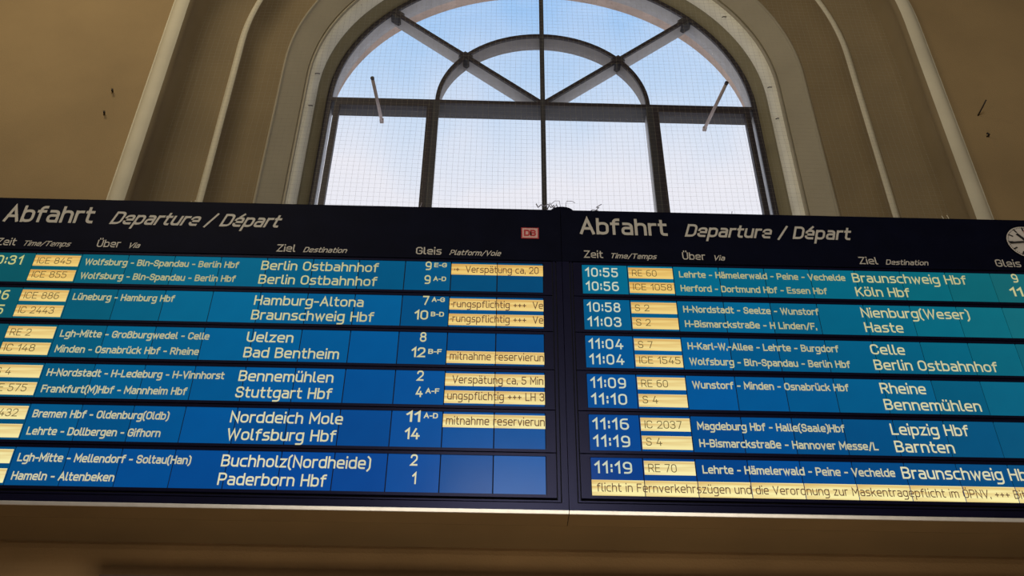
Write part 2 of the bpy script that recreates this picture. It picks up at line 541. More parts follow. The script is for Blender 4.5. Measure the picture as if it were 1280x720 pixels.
while z < ZC + RN - 0.03:
    h = RN if z <= ZC else math.sqrt(RN * RN - (z - ZC) ** 2)
    k = max(4, int(2 * h / 0.25))
    strand([netpt(XC - h + 2 * h * j / k, z) for j in range(k + 1)])
    z += PITCH
net = link_mesh('bird_net', bm, M['wire'])
tag(net, 'fine square wire bird net stretched across the arched window bay', 'net', kind='stuff')

# net clips on the light cove
cl = None
spots = ((-1.4735, 10.114, 'small dark net clip on the upper left of the light moulding'),
         (-1.763, 9.04, 'small dark net clip on the left light moulding just above the transom'),
         (-1.774, 8.59, 'small dark net clip on the left light moulding just below the transom'),
         (2.292, 10.069, 'small dark net clip on the upper right of the light moulding'),
         (2.605, 9.002, 'small dark net clip on the right light moulding just above the transom'),
         (2.615, 8.567, 'small dark net clip on the right light moulding just below the transom'))
for x, z, lb in spots:
    if cl is None:
        bm = bmesh.new()
        tube(bm, [(-0.028, 0, -0.004), (-0.012, -0.006, 0.001), (0.012, -0.006, 0.001), (0.028, 0.0, 0.004)], 0.005, 6)
        cl = link_mesh('net_clip', bm, M['iron'], None, True)
        o = cl
    else:
        o = cl.copy()
        C.objects.link(o)
    o.location = (x, 6.415, z)
    tag(o, lb, 'clip', 'net clips on the light moulding')

# wall hooks
for pts, r, lb in ((((0, 0.01, 0), (0.012, -0.03, -0.012), (0.018, -0.035, -0.035)), 0.008, 'small black hook on the left wall, upper of the two'),
                   (((0, 0.01, 0), (0.012, -0.03, -0.006), (0.02, -0.03, -0.024)), 0.008, 'small black hook on the left wall, lower of the two')):
    bm = bmesh.new()
    tube(bm, pts, r, 6)
    o = tag(link_mesh('wall_hook', bm, M['iron'], None, True), lb, 'hook', 'hooks on the left wall')
    o.location = (-3.18, YW, 7.826 if 'upper' in lb else 7.556)
for (x, z, pts, r, lb) in ((3.955, 7.775, ((0, 0.01, 0), (0.02, -0.06, 0.03), (0.03, -0.13, 0.05)), 0.006, 'thin black nail sticking out of the right wall, upper mark'),
                           (3.963, 7.528, ((0, 0.01, 0), (0.010, -0.02, 0.006), (-0.010, -0.03, 0.010)), 0.009, 'short dark hook on the right wall below the long nail')):
    bm = bmesh.new()
    tube(bm, pts, r, 6)
    o = tag(link_mesh('wall_nail' if 'nail sticking' in lb else 'wall_hook', bm, M['iron'], None, True), lb, 'nail' if 'nail sticking' in lb else 'hook')
    o.location = (x, YW, z)

# ------------------------------------------------------------------ departure boards
YB = 5.10
# stroke alphabet of the display: centre lines on a grid (capital 7 high, small letters 5), corners rounded by r
GL = {}
def gdef(ch, w, *st):
    GL[ch] = (w, st)
def s_(r, *p):
    return (r, p, False)
def c_(r, *p):
    return (r, p, True)
gdef('A', 4.6, s_(0, (0, 0), (2.3, 7), (4.6, 0)), s_(0, (.8, 2.3), (3.8, 2.3)))
gdef('B', 4, c_(1.7, (0, 0, 0), (0, 7, 0), (3.8, 7), (3.8, 3.7), (0, 3.7, 0)), s_(1.8, (0, 3.7, 0), (4, 3.7), (4, 0), (0, 0, 0)))
gdef('C', 4.1, s_(1.9, (4.1, 5.4), (4.1, 7), (0, 7), (0, 0), (4.1, 0), (4.1, 1.6)))
gdef('D', 4.2, c_(2.0, (0, 0, 0), (0, 7, 0), (4.2, 7), (4.2, 0)))
gdef('E', 3.6, s_(0, (3.6, 7), (0, 7), (0, 0), (3.6, 0)), s_(0, (0, 3.7), (3.2, 3.7)))
gdef('F', 3.5, s_(0, (3.5, 7), (0, 7), (0, 0)), s_(0, (0, 3.6), (3.1, 3.6)))
gdef('G', 4.2, s_(1.9, (4.1, 5.5), (4.1, 7), (0, 7), (0, 0), (4.2, 0), (4.2, 3.4, 0), (2.4, 3.4)))
gdef('H', 4.1, s_(0, (0, 0), (0, 7)), s_(0, (4.1, 0), (4.1, 7)), s_(0, (0, 3.6), (4.1, 3.6)))
gdef('I', 0, s_(0, (0, 0), (0, 7)))
gdef('K', 4, s_(0, (0, 0), (0, 7)), s_(0, (3.8, 7), (0, 2.6)), s_(0, (1.4, 4.1), (4.1, 0)))
gdef('L', 3.4, s_(0, (0, 7), (0, 0), (3.4, 0)))
gdef('M', 5.2, s_(0, (0, 0), (0, 7), (2.6, 2.2), (5.2, 7), (5.2, 0)))
gdef('N', 4.2, s_(0, (0, 0), (0, 7), (4.2, 0), (4.2, 7)))
gdef('O', 4.3, c_(2.1, (0, 0), (0, 7), (4.3, 7), (4.3, 0)))
gdef('Ö', 4.3, c_(2.1, (0, 0), (0, 7), (4.3, 7), (4.3, 0)), s_(0, (1.2, 8.3), (1.2, 9.1)), s_(0, (3.1, 8.3), (3.1, 9.1)))
gdef('P', 4, s_(1.8, (0, 0), (0, 7, 0), (4, 7), (4, 3), (0, 3)))
gdef('R', 4.1, s_(1.8, (0, 0), (0, 7, 0), (4, 7), (4, 3.3), (0, 3.3)), s_(0, (2.2, 3.3), (4.2, 0)))
gdef('S', 4, s_(1.7, (3.9, 5.6), (3.9, 7), (.1, 7), (.1, 3.6), (4, 3.6), (4, 0), (0, 0), (0, 1.4)))
gdef('T', 4.4, s_(0, (0, 7), (4.4, 7)), s_(0, (2.2, 7), (2.2, 0)))
gdef('U', 4.1, s_(2.0, (0, 7), (0, 0), (4.1, 0), (4.1, 7)))
gdef('Ü', 4.1, s_(2.0, (0, 7), (0, 0), (4.1, 0), (4.1, 7)), s_(0, (1.1, 8.3), (1.1, 9.1)), s_(0, (3.0, 8.3), (3.0, 9.1)))
gdef('V', 4.6, s_(0, (0, 7), (2.3, 0), (4.6, 7)))
gdef('W', 6.6, s_(0, (0, 7), (1.6, 0), (3.3, 6.6), (5.0, 0), (6.6, 7)))
gdef('Z', 4, s_(0, (0, 7), (4, 7), (0, 0), (4, 0)))
_a = (s_(1.5, (.5, 5), (3.4, 5), (3.4, 0)), s_(1.2, (3.4, 2.9, 0), (0, 2.9), (0, 0), (3.4, 0), (3.4, 1)))
gdef('a', 3.4, *_a)
gdef('ä', 3.4, *_a, s_(0, (.8, 7.0), (.8, 7.4)), s_(0, (2.6, 7.0), (2.6, 7.4)))
gdef('b', 3.7, s_(0, (0, 0), (0, 7)), c_(1.6, (0, 0), (0, 5), (3.7, 5), (3.7, 0)))
gdef('c', 3.2, s_(1.7, (3.2, 5), (0, 5), (0, 0), (3.2, 0)))
gdef('d', 3.7, s_(0, (3.7, 0), (3.7, 7)), c_(1.6, (0, 0), (0, 5), (3.7, 5), (3.7, 0)))
_e = s_(1.6, (0, 2.5, 0), (3.6, 2.5, 0), (3.6, 5), (0, 5), (0, 0), (3.3, 0))
gdef('e', 3.6, _e)
gdef('é', 3.6, _e, s_(0, (1.5, 5.9), (2.7, 7.4)))
gdef('f', 2.5, s_(1.4, (2.6, 7), (.8, 7), (.8, 0)), s_(0, (0, 4.9), (2.4, 4.9)))
gdef('g', 3.7, c_(1.6, (0, .2), (0, 5), (3.7, 5), (3.7, .2)), s_(1.5, (3.7, 5), (3.7, -2), (.2, -2)))
gdef('h', 3.5, s_(0, (0, 0), (0, 7)), s_(1.6, (0, 3.2), (0, 5), (3.5, 5), (3.5, 0)))
gdef('i', 0, s_(0, (0, 0), (0, 4.7)), s_(0, (0, 6.9), (0, 7.3)))
gdef('k', 3.3, s_(0, (0, 0), (0, 7)), s_(0, (3.1, 5), (0, 1.9)), s_(0, (1.2, 3.1), (3.4, 0)))
gdef('l', .9, s_(.9, (0, 7), (0, 0), (1.1, 0)))
gdef('m', 5.8, s_(0, (0, 0), (0, 5)), s_(1.4, (0, 3.4), (0, 5), (2.9, 5), (2.9, 0)), s_(1.4, (2.9, 3.4), (2.9, 5), (5.8, 5), (5.8, 0)))
gdef('n', 3.5, s_(0, (0, 0), (0, 5)), s_(1.6, (0, 3.2), (0, 5), (3.5, 5), (3.5, 0)))
gdef('o', 3.7, c_(1.7, (0, 0), (0, 5), (3.7, 5), (3.7, 0)))
gdef('ö', 3.7, c_(1.7, (0, 0), (0, 5), (3.7, 5), (3.7, 0)), s_(0, (.9, 7.0), (.9, 7.4)), s_(0, (2.8, 7.0), (2.8, 7.4)))
gdef('p', 3.7, s_(0, (0, -2), (0, 5)), c_(1.6, (0, 0), (0, 5), (3.7, 5), (3.7, 0)))
gdef('r', 2.1, s_(0, (0, 0), (0, 5)), s_(1.4, (0, 3.2), (0, 5), (2.2, 5)))
gdef('s', 3.1, s_(1.2, (3.0, 5), (.1, 5), (.1, 2.6), (3.2, 2.6), (3.2, 0), (0, 0)))
gdef('ß', 3.7, s_(1.5, (0, 0), (0, 7), (3.4, 7), (3.4, 4.1), (1.5, 4.1)), s_(1.5, (1.5, 4.1, 0), (3.7, 4.1), (3.7, 0), (1.3, 0)))
gdef('t', 2.3, s_(1.2, (.7, 6.8), (.7, 0), (2.4, 0)), s_(0, (0, 4.9), (2.3, 4.9)))
gdef('u', 3.5, s_(0, (3.5, 0), (3.5, 5)), s_(1.6, (0, 5), (0, 0), (3.5, 0), (3.5, 1.8)))
gdef('ü', 3.5, s_(0, (3.5, 0), (3.5, 5)), s_(1.6, (0, 5), (0, 0), (3.5, 0), (3.5, 1.8)), s_(0, (.8, 7.0), (.8, 7.4)), s_(0, (2.7, 7.0), (2.7, 7.4)))
gdef('v', 3.5, s_(0, (0, 5), (1.75, 0), (3.5, 5)))
gdef('w', 5.2, s_(0, (0, 5), (1.3, 0), (2.6, 4.6), (3.9, 0), (5.2, 5)))
gdef('z', 3.1, s_(0, (0, 5), (3.1, 5), (0, 0), (3.1, 0)))
gdef('0', 3.9, c_(1.9, (0, 0), (0, 7), (3.9, 7), (3.9, 0)))
gdef('1', 2.0, s_(0, (0, 5.2), (1.8, 7), (1.8, 0)))
gdef('2', 3.9, s_(1.8, (0, 5.4), (0, 7), (3.8, 7), (3.8, 4), (0, 0, 0), (3.9, 0)))
gdef('3', 3.8, s_(1.6, (0, 5.7), (0, 7), (3.6, 7), (3.6, 3.7), (1.4, 3.7)), s_(1.7, (1.4, 3.7, 0), (3.8, 3.7), (3.8, 0), (0, 0), (0, 1.3)))
gdef('4', 4.0, s_(0, (2.2, 7), (0, 1.9), (4.1, 1.9)), s_(0, (3.0, 3.6), (3.0, 0)))
gdef('5', 3.8, s_(1.8, (3.6, 7, 0), (.3, 7, 0), (.2, 4.2, 0), (3.8, 4.2), (3.8, 0), (0, 0), (0, 1.2)))
gdef('6', 3.9, s_(1.9, (3.4, 7), (0, 7), (0, 0), (3.9, 0), (3.9, 4.2), (0, 4.2)))
gdef('7', 3.8, s_(0, (0, 7), (3.8, 7), (1.4, 0)))
gdef('8', 3.9, c_(1.6, (.2, 3.8), (.2, 7), (3.7, 7), (3.7, 3.8)), c_(1.8, (0, 0), (0, 3.8), (3.9, 3.8), (3.9, 0)))
gdef('9', 3.9, s_(1.9, (.5, 0), (3.9, 0), (3.9, 7), (0, 7), (0, 2.8), (3.9, 2.8)))
gdef('-', 2.2, s_(0, (0, 2.9), (2.2, 2.9)))
gdef('+', 3.0, s_(0, (0, 2.9), (3.0, 2.9)), s_(0, (1.5, 1.4), (1.5, 4.4)))
gdef('/', 2.8, s_(0, (0, -.4), (2.8, 7.2)))
gdef('(', 1.3, s_(1.3, (1.3, 7.6), (0, 6.2), (0, .2), (1.3, -1.2)))
gdef(')', 1.3, s_(1.3, (0, 7.6), (1.3, 6.2), (1.3, .2), (0, -1.2)))
gdef('.', 0, s_(0, (0, -.4), (0, .6)))
gdef('·', 0, s_(0, (0, 2.5), (0, 3.4)))
gdef(':', 0, s_(0, (0, .9), (0, 1.9)), s_(0, (0, 4.2), (0, 5.2)))

def fillet(r0, pts, closed):
    n = len(pts)
    P2 = []
    for i, q in enumerate(pts):
        c = Vector(q[:2])
        r = q[2] if len(q) > 2 else r0
        if (not closed and i in (0, n - 1)) or r <= 0:
            P2.append(c)
            continue
        a, b = Vector(pts[i - 1][:2]) - c, Vector(pts[(i + 1) % n][:2]) - c
        la = a.length * (1 if not closed and i == 1 else 0.5)
        lb = b.length * (1 if not closed and i == n - 2 else 0.5)
        half = a.angle(b) / 2
        d = min(r / math.tan(half) if half > 1e-3 else r, la, lb)
        p0, p1 = c + a.normalized() * d, c + b.normalized() * d
        for k in range(5):
            u = k / 4
            w = 0.85                      # rational quadratic close to a circle arc
            den = (1 - u) ** 2 + 2 * w * u * (1 - u) + u * u
            P2.append((p0 * (1 - u) ** 2 + c * 2 * w * u * (1 - u) + p1 * u * u) / den)
    out_ = [P2[0]]
    for q in P2[1:]:
        if (q - out_[-1]).length > 1e-3:
            out_.append(q)
    if closed and (out_[0] - out_[-1]).length < 1e-3:
        out_.pop()
    return out_

def text_mesh(body, height, width=None, shear=0.0, weight=1.0, align='LEFT', gap=1.75):
    """flat print lettering from the stroke alphabet: capital height and total width in metres"""
    V, Fc, Y = [], [], []
    ns = 0
    h = weight / 2
    x = h
    xmax = 0
    words_ = []
    for ch in body + ' ':
        if ch == ' ':
            x += 3.0
            if V:
                words_.append((V, Fc, Y))
                V, Fc, Y = [], [], []
            continue
        w, st = GL[ch]
        for r, pts, closed in st:
            q = fillet(r, pts, closed)
            n = len(q)
            ns += 1
            yo = -0.00012 * (ns % 3)
            if not closed:
                q[0] = q[0] + (q[0] - q[1]).normalized() * (0 if n > 2 or ch in 'HEFBDPR' else h * .0)
            base = len(V)
            for i in range(n):
                pr = q[i - 1] if (i or closed) else None
                nx = q[(i + 1) % n] if (i < n - 1 or closed) else None
                d1 = (q[i] - pr).normalized() if pr is not None else None
                d2 = (nx - q[i]).normalized() if nx is not None else None
                d1 = d1 or d2
                d2 = d2 or d1
                tdir = d1 + d2
                tdir = tdir.normalized() if tdir.length > 1e-3 else d1
                nrm = Vector((-tdir.y, tdir.x))
                k = h / max(0.38, nrm.dot(Vector((-d1.y, d1.x))))
                # strokes sit inside the capital height
                c = Vector((x + q[i].x, q[i].y * (7 - weight) / 7 + h if q[i].y >= 0 else q[i].y + h * .5))
                V += [c + nrm * k, c - nrm * k]
            for i in range(n if closed else n - 1):
                a, b = base + 2 * i, base + 2 * ((i + 1) % n)
                Fc.append((a, a + 1, b + 1, b))
            Y += [yo] * (len(V) - len(Y))
            if not closed:        # butt ends run half a stroke on
                for i, j, sg in ((0, 1, 0), (n - 1, n - 2, 1)):
                    d = (q[i] - q[j]).normalized() * h
                    a = base + 2 * i
                    V.append(V[a] + d)
                    V.append(V[a + 1] + d)
                    m_ = len(V)
                    Fc.append((m_ - 2, m_ - 1, a + 1, a) if sg == 0 else (a, a + 1, m_ - 1, m_ - 2))
                Y += [yo] * (len(V) - len(Y))
        Y += [yo] * (len(V) - len(Y))
        xmax = x + w + h
        x += w + gap
    sy = height / 7.0
    sx2 = width / xmax if width else sy
    off = -xmax * sx2 if align == 'RIGHT' else 0
    out_ = []
    for V, Fc, Y in words_:
        me = bpy.data.meshes.new('lettering')
        me.from_pydata([(v.x * sx2 + off + shear * v.y * sy, Y[i], v.y * sy) for i, v in enumerate(V)], [], Fc)
        out_.append(me)
    return out_

def lettering(body, x, z, height, width, m, parent, y=-0.0075, color=None, name='lettering', **k):
    for me in text_mesh(body, height, width, **k):
        me.materials.append(m)
        o = inst(name, me, (x, y, z), parent)
        if color:
            o.color = (*color, 1)

P = 0.30                                   # one display element
ROW = 0.2815
# colour of the display elements as sampled over the photograph's board: (x fraction, row) -> sRGB
GRID = {'left': [[(12, 92, 98), (8, 112, 140), (0, 98, 142), (0, 80, 128)],
                 [(8, 90, 108), (0, 104, 150), (0, 92, 160), (0, 78, 150)],
                 [(2, 82, 120), (0, 82, 150), (4, 72, 152), (30, 96, 170)]],  # paler last entry: reflected window haze put into the panel colour
        'right': [[(0, 112, 146), (0, 108, 138), (10, 112, 124), (48, 116, 112)],
                  [(0, 88, 162), (0, 96, 150), (6, 106, 130), (30, 104, 112)],
                  [(0, 66, 150), (0, 78, 146), (8, 84, 136), (14, 92, 120)]]}
def grid_col(side, u, v):
    g = GRID[side]
    a = min(u * 3, 2.999)
    b = min(v * 2, 1.999)
    i, j = int(a), int(b)
    fa, fb = a - i, b - j
    c = [(g[j][i][k] * (1 - fa) + g[j][i + 1][k] * fa) * (1 - fb) + (g[j + 1][i][k] * (1 - fa) + g[j + 1][i + 1][k] * fa) * fb for k in range(3)]
    q = random.uniform(0.94, 1.05)
    return lin(*[min(255, v_ * q) for v_ in c])

bm = bmesh.new()
box(bm, 0.0035, P - 0.0035, 0, 0.008, -0.236, 0)
panel_mesh = bpy.data.meshes.new('lcd_panel')
bm.to_mesh(panel_mesh)
bm.free()
panel_mesh.materials.append(M['lcd'])
def field_mesh(w, h):
    bm = bmesh.new()
    box(bm, 0, w, 0, 0.0015, -h, 0)
    me = bpy.data.meshes.new('message_field')
    bm.to_mesh(me)
    bm.free()
    me.materials.append(M['plate'])
    return me
plate_mesh = field_mesh(P - 0.010, 0.087)
info_mesh = field_mesh(P - 0.004, 0.087)
tick_mesh = field_mesh(P - 0.005, 0.108)

def board(side, x0, rows, label):
    t = tag(empty('departure_board', (x0, YB, 2.3480 + EYE)), label, 'departure board', 'pair of departure boards below the window')
    Z = lambda z: z - 2.3480                      # local height
    x1 = 12 * P
    # case
    bm = bmesh.new()
    box(bm, -0.1265, x1 + 0.1215, 0.012, 0.17, Z(2.3545), Z(4.570))
    link_mesh('case', bm, M['groove'], t)
    bm = bmesh.new()
    box(bm, -0.1265, x1 + 0.1215, -0.004, 0.012, Z(4.128), Z(4.575))
    link_mesh('header_panel', bm, M['case'], t)
    bm = bmesh.new()
    prof_ = ((0.012, 2.3460), (0.012, 2.3615), (-0.008, 2.3615), (-0.008, 2.3590), (0.004, 2.3460))
    e0, e1 = ([bm.verts.new((xx, yy, Z(zz))) for yy, zz in prof_] for xx in (-0.1265, x1 + 0.1215))
    bm.faces.new(e0)
    bm.faces.new(e1[::-1])
    for k in range(5):
        bm.faces.new((e0[k], e1[k], e1[(k + 1) % 5], e0[(k + 1) % 5]))
    bmesh.ops.recalc_face_normals(bm, faces=bm.faces)
    tag(link_mesh('bottom_trim', bm, M['alu'], t), 'bright aluminium edge strip along the bottom')
    bm = bmesh.new()
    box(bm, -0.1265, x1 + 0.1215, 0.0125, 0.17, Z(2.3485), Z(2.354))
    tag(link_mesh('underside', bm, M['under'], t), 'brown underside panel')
    # outer and inner frame bars, separated by black joints
    g_ = 0.0065
    bm = bmesh.new()
    zt_ = Z(4.124)
    box(bm, -0.1265, -0.0805, -0.004, 0.012, Z(2.3645), zt_)
    box(bm, x1 + 0.0855, x1 + 0.1215, -0.004, 0.012, Z(2.3645), zt_)
    box(bm, -0.0805, x1 + 0.0855, -0.004, 0.012, Z(2.3645), Z(2.406))
    link_mesh('outer_bar', bm, M['bezel'], t)
    bm = bmesh.new()
    box(bm, -0.0805 + g_, -0.0635, -0.002, 0.012, Z(2.406) + g_, zt_)
    box(bm, x1 + 0.0630, x1 + 0.0855 - g_, -0.002, 0.012, Z(2.406) + g_, zt_)
    box(bm, -0.0635, x1 + 0.0630, -0.002, 0.012, Z(2.406) + g_, Z(2.422))
    link_mesh('inner_bar', bm, M['bezel'], t)
    zr0 = 4.10
    for k in range(6):
        rt = zr0 - ROW * k
        base = empty('row_module', (0, 0, Z(rt)))
        base.parent = t
        bmz = bmesh.new()
        hi = 0.0225 if k else 0.0215
        a, b, c, d = -0.0635 + g_, x1 + 0.063 - g_, -0.236 - 0.0225 + g_ / 2, hi - g_ / 2
        box(bmz, a, b, -0.004, 0.012, 0.001, d)
        box(bmz, a, b, -0.004, 0.012, c, -0.237)
        box(bmz, a, -0.001, -0.004, 0.012, -0.237, 0.001)
        box(bmz, x1 + 0.001, b, -0.004, 0.012, -0.237, 0.001)
        link_mesh('bezel', bmz, M['bezel'], base)
        for ci in range(12):
            o = inst('lcd_panel', panel_mesh, (ci * P, 0, 0), base)
            o.color = (*grid_col(side, (ci + 0.5) / 12, k / 5), 1)
        warm = k / 5
        pc = tuple(a_ * (1 - warm) + b_ * warm for a_, b_ in zip(lin(226, 192, 108), lin(236, 226, 164)))
        gc = tuple(a_ * (1 - warm) + b_ * warm for a_, b_ in zip(lin(190, 186, 132), lin(216, 212, 172)))
        vc = tuple(v_ * 0.84 for v_ in gc)
        tcx = lin(196, 204, 180) if side == 'right' else lin(190, 190, 120)
        ic = lin(98, 84, 48)
        ic2 = lin(92, 62, 44)
        for ln, rd in enumerate(rows[k]):
            if rd is None:
                continue
            tm, num, via, dst, gl_, sup, info = rd
            zb_ = -0.102 - 0.1135 * ln
            zp = -0.0165 - 0.1195 * ln
            if tm:
                lettering(tm, 0.022, zb_, 0.075, 0.213, M['glyph'], base, color=tcx, weight=1.0, gap=2.3)
            if num is not None:
                o = inst('number_field', plate_mesh, (P + 0.005, -0.0035, zp), base)
                o.color = (*pc, 1)
                if num:
                    wn_ = 0.0345 * len(num) - 0.012 - 0.012 * num.count('I')
                    lettering(num, P + 0.028, zb_ + 0.014, 0.052, wn_, M['ink'], base, y=-0.0055, color=ic, weight=0.7)
            if via:
                lettering(via[0], 0.635, zb_ + 0.0095, 0.052, via[1], M['glyph'], base, color=vc, weight=1.22)
            if dst:
                lettering(dst[0], 1.772, zb_, 0.075, dst[1], M['glyph'], base, color=gc, weight=0.98)
            if gl_:
                n1 = len(gl_)
                lettering(gl_, 2.872, zb_ + 0.026, 0.072, 0.040 if n1 == 1 and gl_ != '1' else (0.024 if gl_ == '1' else 0.085), M['glyph'], base, color=gc, weight=1.05, align='RIGHT')
            if sup:
                lettering(sup, 2.889, zb_ + 0.052, 0.036, 0.082, M['glyph'], base, color=gc, weight=1.3)
            if info:
                for ci in (10, 11):
                    o = inst('message_field', info_mesh, (ci * P + 0.002, -0.0035, zp), base)
                    o.color = (*pc, 1)
                lettering(info[0], 3.0 + info[1], zb_ + 0.014, 0.056, info[2], M['ink'], base, y=-0.0055, color=ic2, weight=0.85)
        if side == 'right' and k == 5:
            for ci in range(12):
                o = inst('message_field', tick_mesh, (ci * P + 0.0025, -0.0035, -0.1405), base)
                o.color = (*lin(240, 228, 160), 1)
            lettering('flicht in Fernverkehrszügen und die Verordnung zur Maskentragepflicht im ÖPNV. +++ Bitte', 0.030, -0.2135, 0.053, 2.475,
                      M['ink'], base, y=-0.0055, color=ic2, weight=0.8)
    # header lettering
    H = 'header_lettering'
    def hl(body, x, z, h, w, **k):
        return lettering(body, x, Z(z), h, w, M['print_'], t, y=-0.0052, name=H, **k)
    hl('Abfahrt', 0.0, 4.362, 0.146, 0.59, weight=1.1)
    hl('Departure / Départ', 0.705, 4.360, 0.112, 1.118, shear=0.3, weight=1.15)
    hl('Zeit', 0.020, 4.158, 0.062, 0.125)
    hl('Time/Temps', 0.190, 4.158, 0.044, 0.305, shear=0.3, weight=1.1)
    hl('Über', 0.672, 4.160, 0.062, 0.152)
    hl('Via', 0.874, 4.159, 0.044, 0.075, shear=0.3, weight=1.1)
    hl('Ziel', 1.848, 4.154, 0.062, 0.122)
    hl('Destination', 2.022, 4.154, 0.044, 0.282, shear=0.3, weight=1.1)
    hl('Gleis', 2.762, 4.157, 0.062, 0.168)
    hl('Platform/Voie', 2.982, 4.157, 0.044, 0.335, shear=0.3, weight=1.1)
    return t

T = lambda tm=None, num=None, via=None, dst=None, gl=None, sup=None, info=None: (tm, num, via, dst, gl, sup, info)
left_rows = [
    [T('10:31', 'ICE 845', ('Wolfsburg - Bln-Spandau - Berlin Hbf', 0.99), ('Berlin Ostbahnhof', 0.757), '9', 'E-G', ('·+  Verspätung ca. 20', 0.020, 0.55)),
     T(None, 'ICE 855', ('Wolfsburg - Bln-Spandau - Berlin Hbf', 0.988), ('Berlin Ostbahnhof', 0.757), '9', 'A-D')],
    [T('10:36', 'ICE 886', ('Lüneburg - Hamburg Hbf', 0.635), ('Hamburg-Altona', 0.688), '7', 'A-G', ('·rungspflichtig +++  Ve', 0.015, 0.58)),
     T('10:45', 'IC 2443', None, ('Braunschweig Hbf', 0.762), '10', 'B-D', ('·rungspflichtig +++  Ve', 0.015, 0.58))],
    [T(None, 'RE 2', ('Lgh-Mitte - Großburgwedel - Celle', 0.908), ('Uelzen', 0.285), '8'),
     T(None, 'IC 148', ('Minden - Osnabrück Hbf - Rheine', 0.866), ('Bad Bentheim', 0.577), '12', 'B-F', ('mitnahme reservierun', 0.022, 0.573))],
    [T(None, 'S 4', ('H-Nordstadt - H-Ledeburg - H-Vinnhorst', 1.050), ('Bennemühlen', 0.563), '2', None, ('Verspätung ca. 5 Min', 0.045, 0.545)),
     T(None, 'ICE 575', ('Frankfurt(M)Hbf - Mannheim Hbf', 0.850), ('Stuttgart Hbf', 0.566), '4', 'A-F', ('ungspflichtig +++ LH 3', 0.020, 0.575))],
    [T(None, 'IC 2432', ('Bremen Hbf - Oldenburg(Oldb)', 0.783), ('Norddeich Mole', 0.650), '11', 'A-D', ('mitnahme reservierun', 0.020, 0.575)),
     T(None, '', ('Lehrte - Dollbergen - Gifhorn', 0.758), ('Wolfsburg Hbf', 0.622), '14')],
    [T(None, '', ('Lgh-Mitte - Mellendorf - Soltau(Han)', 0.966), ('Buchholz(Nordheide)', 0.838), '2'),
     T(None, '', ('Hameln - Altenbeken', 0.565), ('Paderborn Hbf', 0.600), '1')],
]
right_rows = [
    [T('10:55', 'RE 60', ('Lehrte - Hämelerwald - Peine - Vechelde', 1.090), ('Braunschweig Hbf', 0.752), '9'),
     T('10:56', 'ICE 1058', ('Herford - Dortmund Hbf - Essen Hbf', 0.950), ('Köln Hbf', 0.352), '11')],
    [T('10:58', 'S 2', ('H-Nordstadt - Seelze - Wunstorf', 0.865), ('Nienburg(Weser)', 0.695)),
     T('11:03', 'S 2', ('H-Bismarckstraße - H Linden/F.', 0.832), ('Haste', 0.243))],
    [T('11:04', 'S 7', ('H-Karl-W.-Allee - Lehrte - Burgdorf', 0.938), ('Celle', 0.213)),
     T('11:04', 'ICE 1545', ('Wolfsburg - Bln-Spandau - Berlin Hbf', 0.988), ('Berlin Ostbahnhof', 0.762))],
    [T('11:09', 'RE 60', ('Wunstorf - Minden - Osnabrück Hbf', 0.945), ('Rheine', 0.275)),
     T('11:10', 'S 4', None, ('Bennemühlen', 0.580))],
    [T('11:16', 'IC 2037', ('Magdeburg Hbf - Halle(Saale)Hbf', 0.865), ('Leipzig Hbf', 0.460)),
     T('11:19', 'S 4', ('H-Bismarckstraße - Hannover Messe/L', 1.038), ('Barnten', 0.345))],
    [T('11:19', 'RE 70', ('Lehrte - Hämelerwald - Peine - Vechelde', 1.098), ('Braunschweig Hbf', 0.760))],
]
bl = board('left', -3.296, left_rows, 'left dark blue departure board with Berlin Ostbahnhof in its top row and a red logo')
br = board('right', 0.5555, right_rows, 'right dark blue departure board with a clock and a yellow ticker line at the bottom')

# red and white logo plaque on the left board's header
zl = lambda z: z - 2.3480
bm = bmesh.new()
box(bm, 3.456, 3.573, -0.007, -0.004, zl(4.313), zl(4.407))
pl = tag(link_mesh('logo_plaque', bm, M['red'], bl), 'small red and white logo plaque')
bm = bmesh.new()
box(bm, 3.463, 3.566, -0.0078, -0.007, zl(4.319), zl(4.401))
link_mesh('logo_field', bm, M['pinkw'], pl)
lettering('DB', 3.474, zl(4.332), 0.056, 0.081, M['red'], pl, y=-0.0084, weight=1.6, name='logo_letters')

# clock on the right board's header
clk = tag(empty('station_clock', (3.583, YB - 0.0045, 4.368 + EYE)), 'round pale station clock at the upper right corner of the right board', 'clock')
def disc(r0, r1, y0, y1, n=48):
    bm = bmesh.new()
    a = [[bm.verts.new((r * math.cos(2 * math.pi * k / n), y, r * math.sin(2 * math.pi * k / n))) for k in range(n)] for r, y in ((r1, y1), (r1, y0), (r0, y0))]
    for A, B in zip(a, a[1:]):
        for k in range(n):
            bm.faces.new((A[k], A[(k + 1) % n], B[(k + 1) % n], B[k]))
    return bm, a[-1]
bm, last = disc(0.134, 0.140, -0.010, 0.0)
bm.faces.new(last)
link_mesh('rim', bm, M['case'], clk)
bm, last = disc(0.05, 0.136, -0.0115, -0.0)
bm.faces.new(last)
link_mesh('dial', bm, M['clock'], clk)
for k in range(60):
    a = R(6 * k)
    big_ = k % 5 == 0
    w, l0, l1 = (0.0055, 0.095, 0.129) if big_ else (0.0022, 0.121, 0.129)
    bm = bmesh.new()
    box(bm, -w, w, -0.0125, -0.0112, l0, l1)
    bm.transform(Matrix.Rotation(a, 4, 'Y'))
    link_mesh('hour_mark' if big_ else 'minute_mark', bm, M['black'], clk)
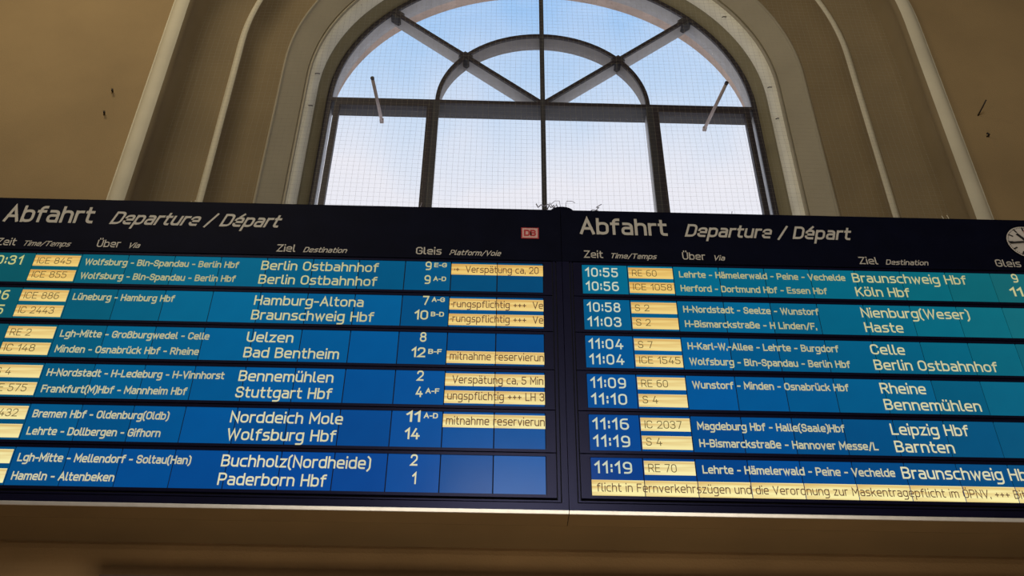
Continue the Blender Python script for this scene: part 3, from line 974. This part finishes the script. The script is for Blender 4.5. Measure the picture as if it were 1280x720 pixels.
for nm, ang, w, l0, l1, y, m in (('hour_hand', 360 * (10 + 44 / 60) / 12, 0.0085, -0.025, 0.088, -0.0155, 'black'),
                                 ('minute_hand', 44 * 6, 0.0065, -0.03, 0.124, -0.018, 'black'),
                                 ('second_hand', 5, 0.002, -0.03, 0.085, -0.0205, 'red')):
    bm = bmesh.new()
    box(bm, -w, w, y - 0.001, y + 0.001, l0, l1)
    if nm == 'second_hand':
        ret = bmesh.ops.create_cone(bm, cap_ends=True, segments=16, radius1=0.011, radius2=0.011, depth=0.002,
                                    matrix=Matrix.Translation((0, y, 0.085)) @ Matrix.Rotation(R(90), 4, 'X'))
    bm.transform(Matrix.Rotation(R(ang), 4, 'Y'))
    link_mesh(nm, bm, M[m], clk)

# black cable dome over the joint between the boards
dome = bmesh.new()
N = 20
ra = [[dome.verts.new((0.088 * s * math.cos(math.pi * k / N), y, 0.052 * s * math.sin(math.pi * k / N))) for k in range(N + 1)] for s, y in ((0.9, -0.012), (1, 0.0), (1, 0.12), (0.9, 0.13))]
for A, B in zip(ra, ra[1:]):
    for k in range(N):
        dome.faces.new((A[k], A[k + 1], B[k + 1], B[k]))
dome.faces.new(ra[0])
dome.faces.new(ra[-1][::-1])
bmesh.ops.recalc_face_normals(dome, faces=dome.faces)
o = link_mesh('cable_cover', dome, M['case'], None, True)
o.location = (0.440, YB + 0.02, 4.571 + EYE)
tag(o, 'low black domed cable cover on top of the joint between both boards', 'cable cover')

# loose wire ends standing on the top of the boards
def tangle(pts, x, z, lb, y=5.125, r=0.005, m='frayed', name='loose_wire', grp=None):
    bm = bmesh.new()
    for q in pts:
        tube(bm, [(a / 158, b * 0.0, c / 130) if len((a, b, c)) == 3 else None for a, b, c in [(*w_, 0)[:1] + (0,) + (w_[1],) for w_ in q]], r, 5)
    o = link_mesh(name, bm, M[m], None, True)
    o.location = (x, y, z)
    tag(o, lb, 'wire', grp)
G = 'loose wire ends on top of the boards'
ZT = 4.575 + EYE - 0.004
tangle([[(-19, 8), (-17, 4), (-14, 7), (-10, 5), (-6, 8), (-3, 4), (0, 7), (1, 2), (-1, -2)],
        [(-7, 2), (-4, 9), (0, 3), (3, 8), (5, 2), (9, 5), (6, 0), (3, -2)]], 0.385, ZT + 0.02, 'tangled pale wire on the board top left of the domed cover', grp=G)
tangle([[(-9, 5), (-5, 9), (0, 9), (1, 2), (2, -5)], [(7, -4), (7, 5), (8, 9), (14, 9), (17, 7)]], 0.425, ZT + 0.045, 'thin bent wires rising behind the domed cable cover', r=0.0022, grp=G)
tangle([[(2, -2), (4, 4), (1, 3), (6, 8), (3, 8), (9, 12)], [(-3, 4), (-1, 5), (5, 4)]], 0.660, ZT, 'zigzag wire scrap on the right board above the word Abfahrt', r=0.003, grp=G)
tangle([[(0, -2), (-1, 3), (0, 9)], [(-3, 3), (0, 1), (4, 1)]], -0.527, ZT, 'short upright wire end on the left board below the left mullion', r=0.0025, grp=G)
tangle([[(0, -2), (-1, 3), (0, 7)], [(4, -2), (4, 3), (6, 1)], [(2, -2), (2, 3)]], 1.62, ZT, 'pair of short wire ends on the right board below the right window pane', r=0.0022, grp=G)
tangle([[(0, -2), (-3, 7)], [(5, -2), (3, 8)], [(3, -2), (1, 4)]], 3.10, ZT, 'pale wire ends on the right board near its clock', r=0.003, m='roll', grp=G)
tangle([[(0, -2), (0, 5)], [(4, -2), (4, 6)], [(2, -2), (2, 4)]], -2.10, ZT, 'faint upright wire ends on the left board near its upper left', r=0.0022, m='roll', grp=G)
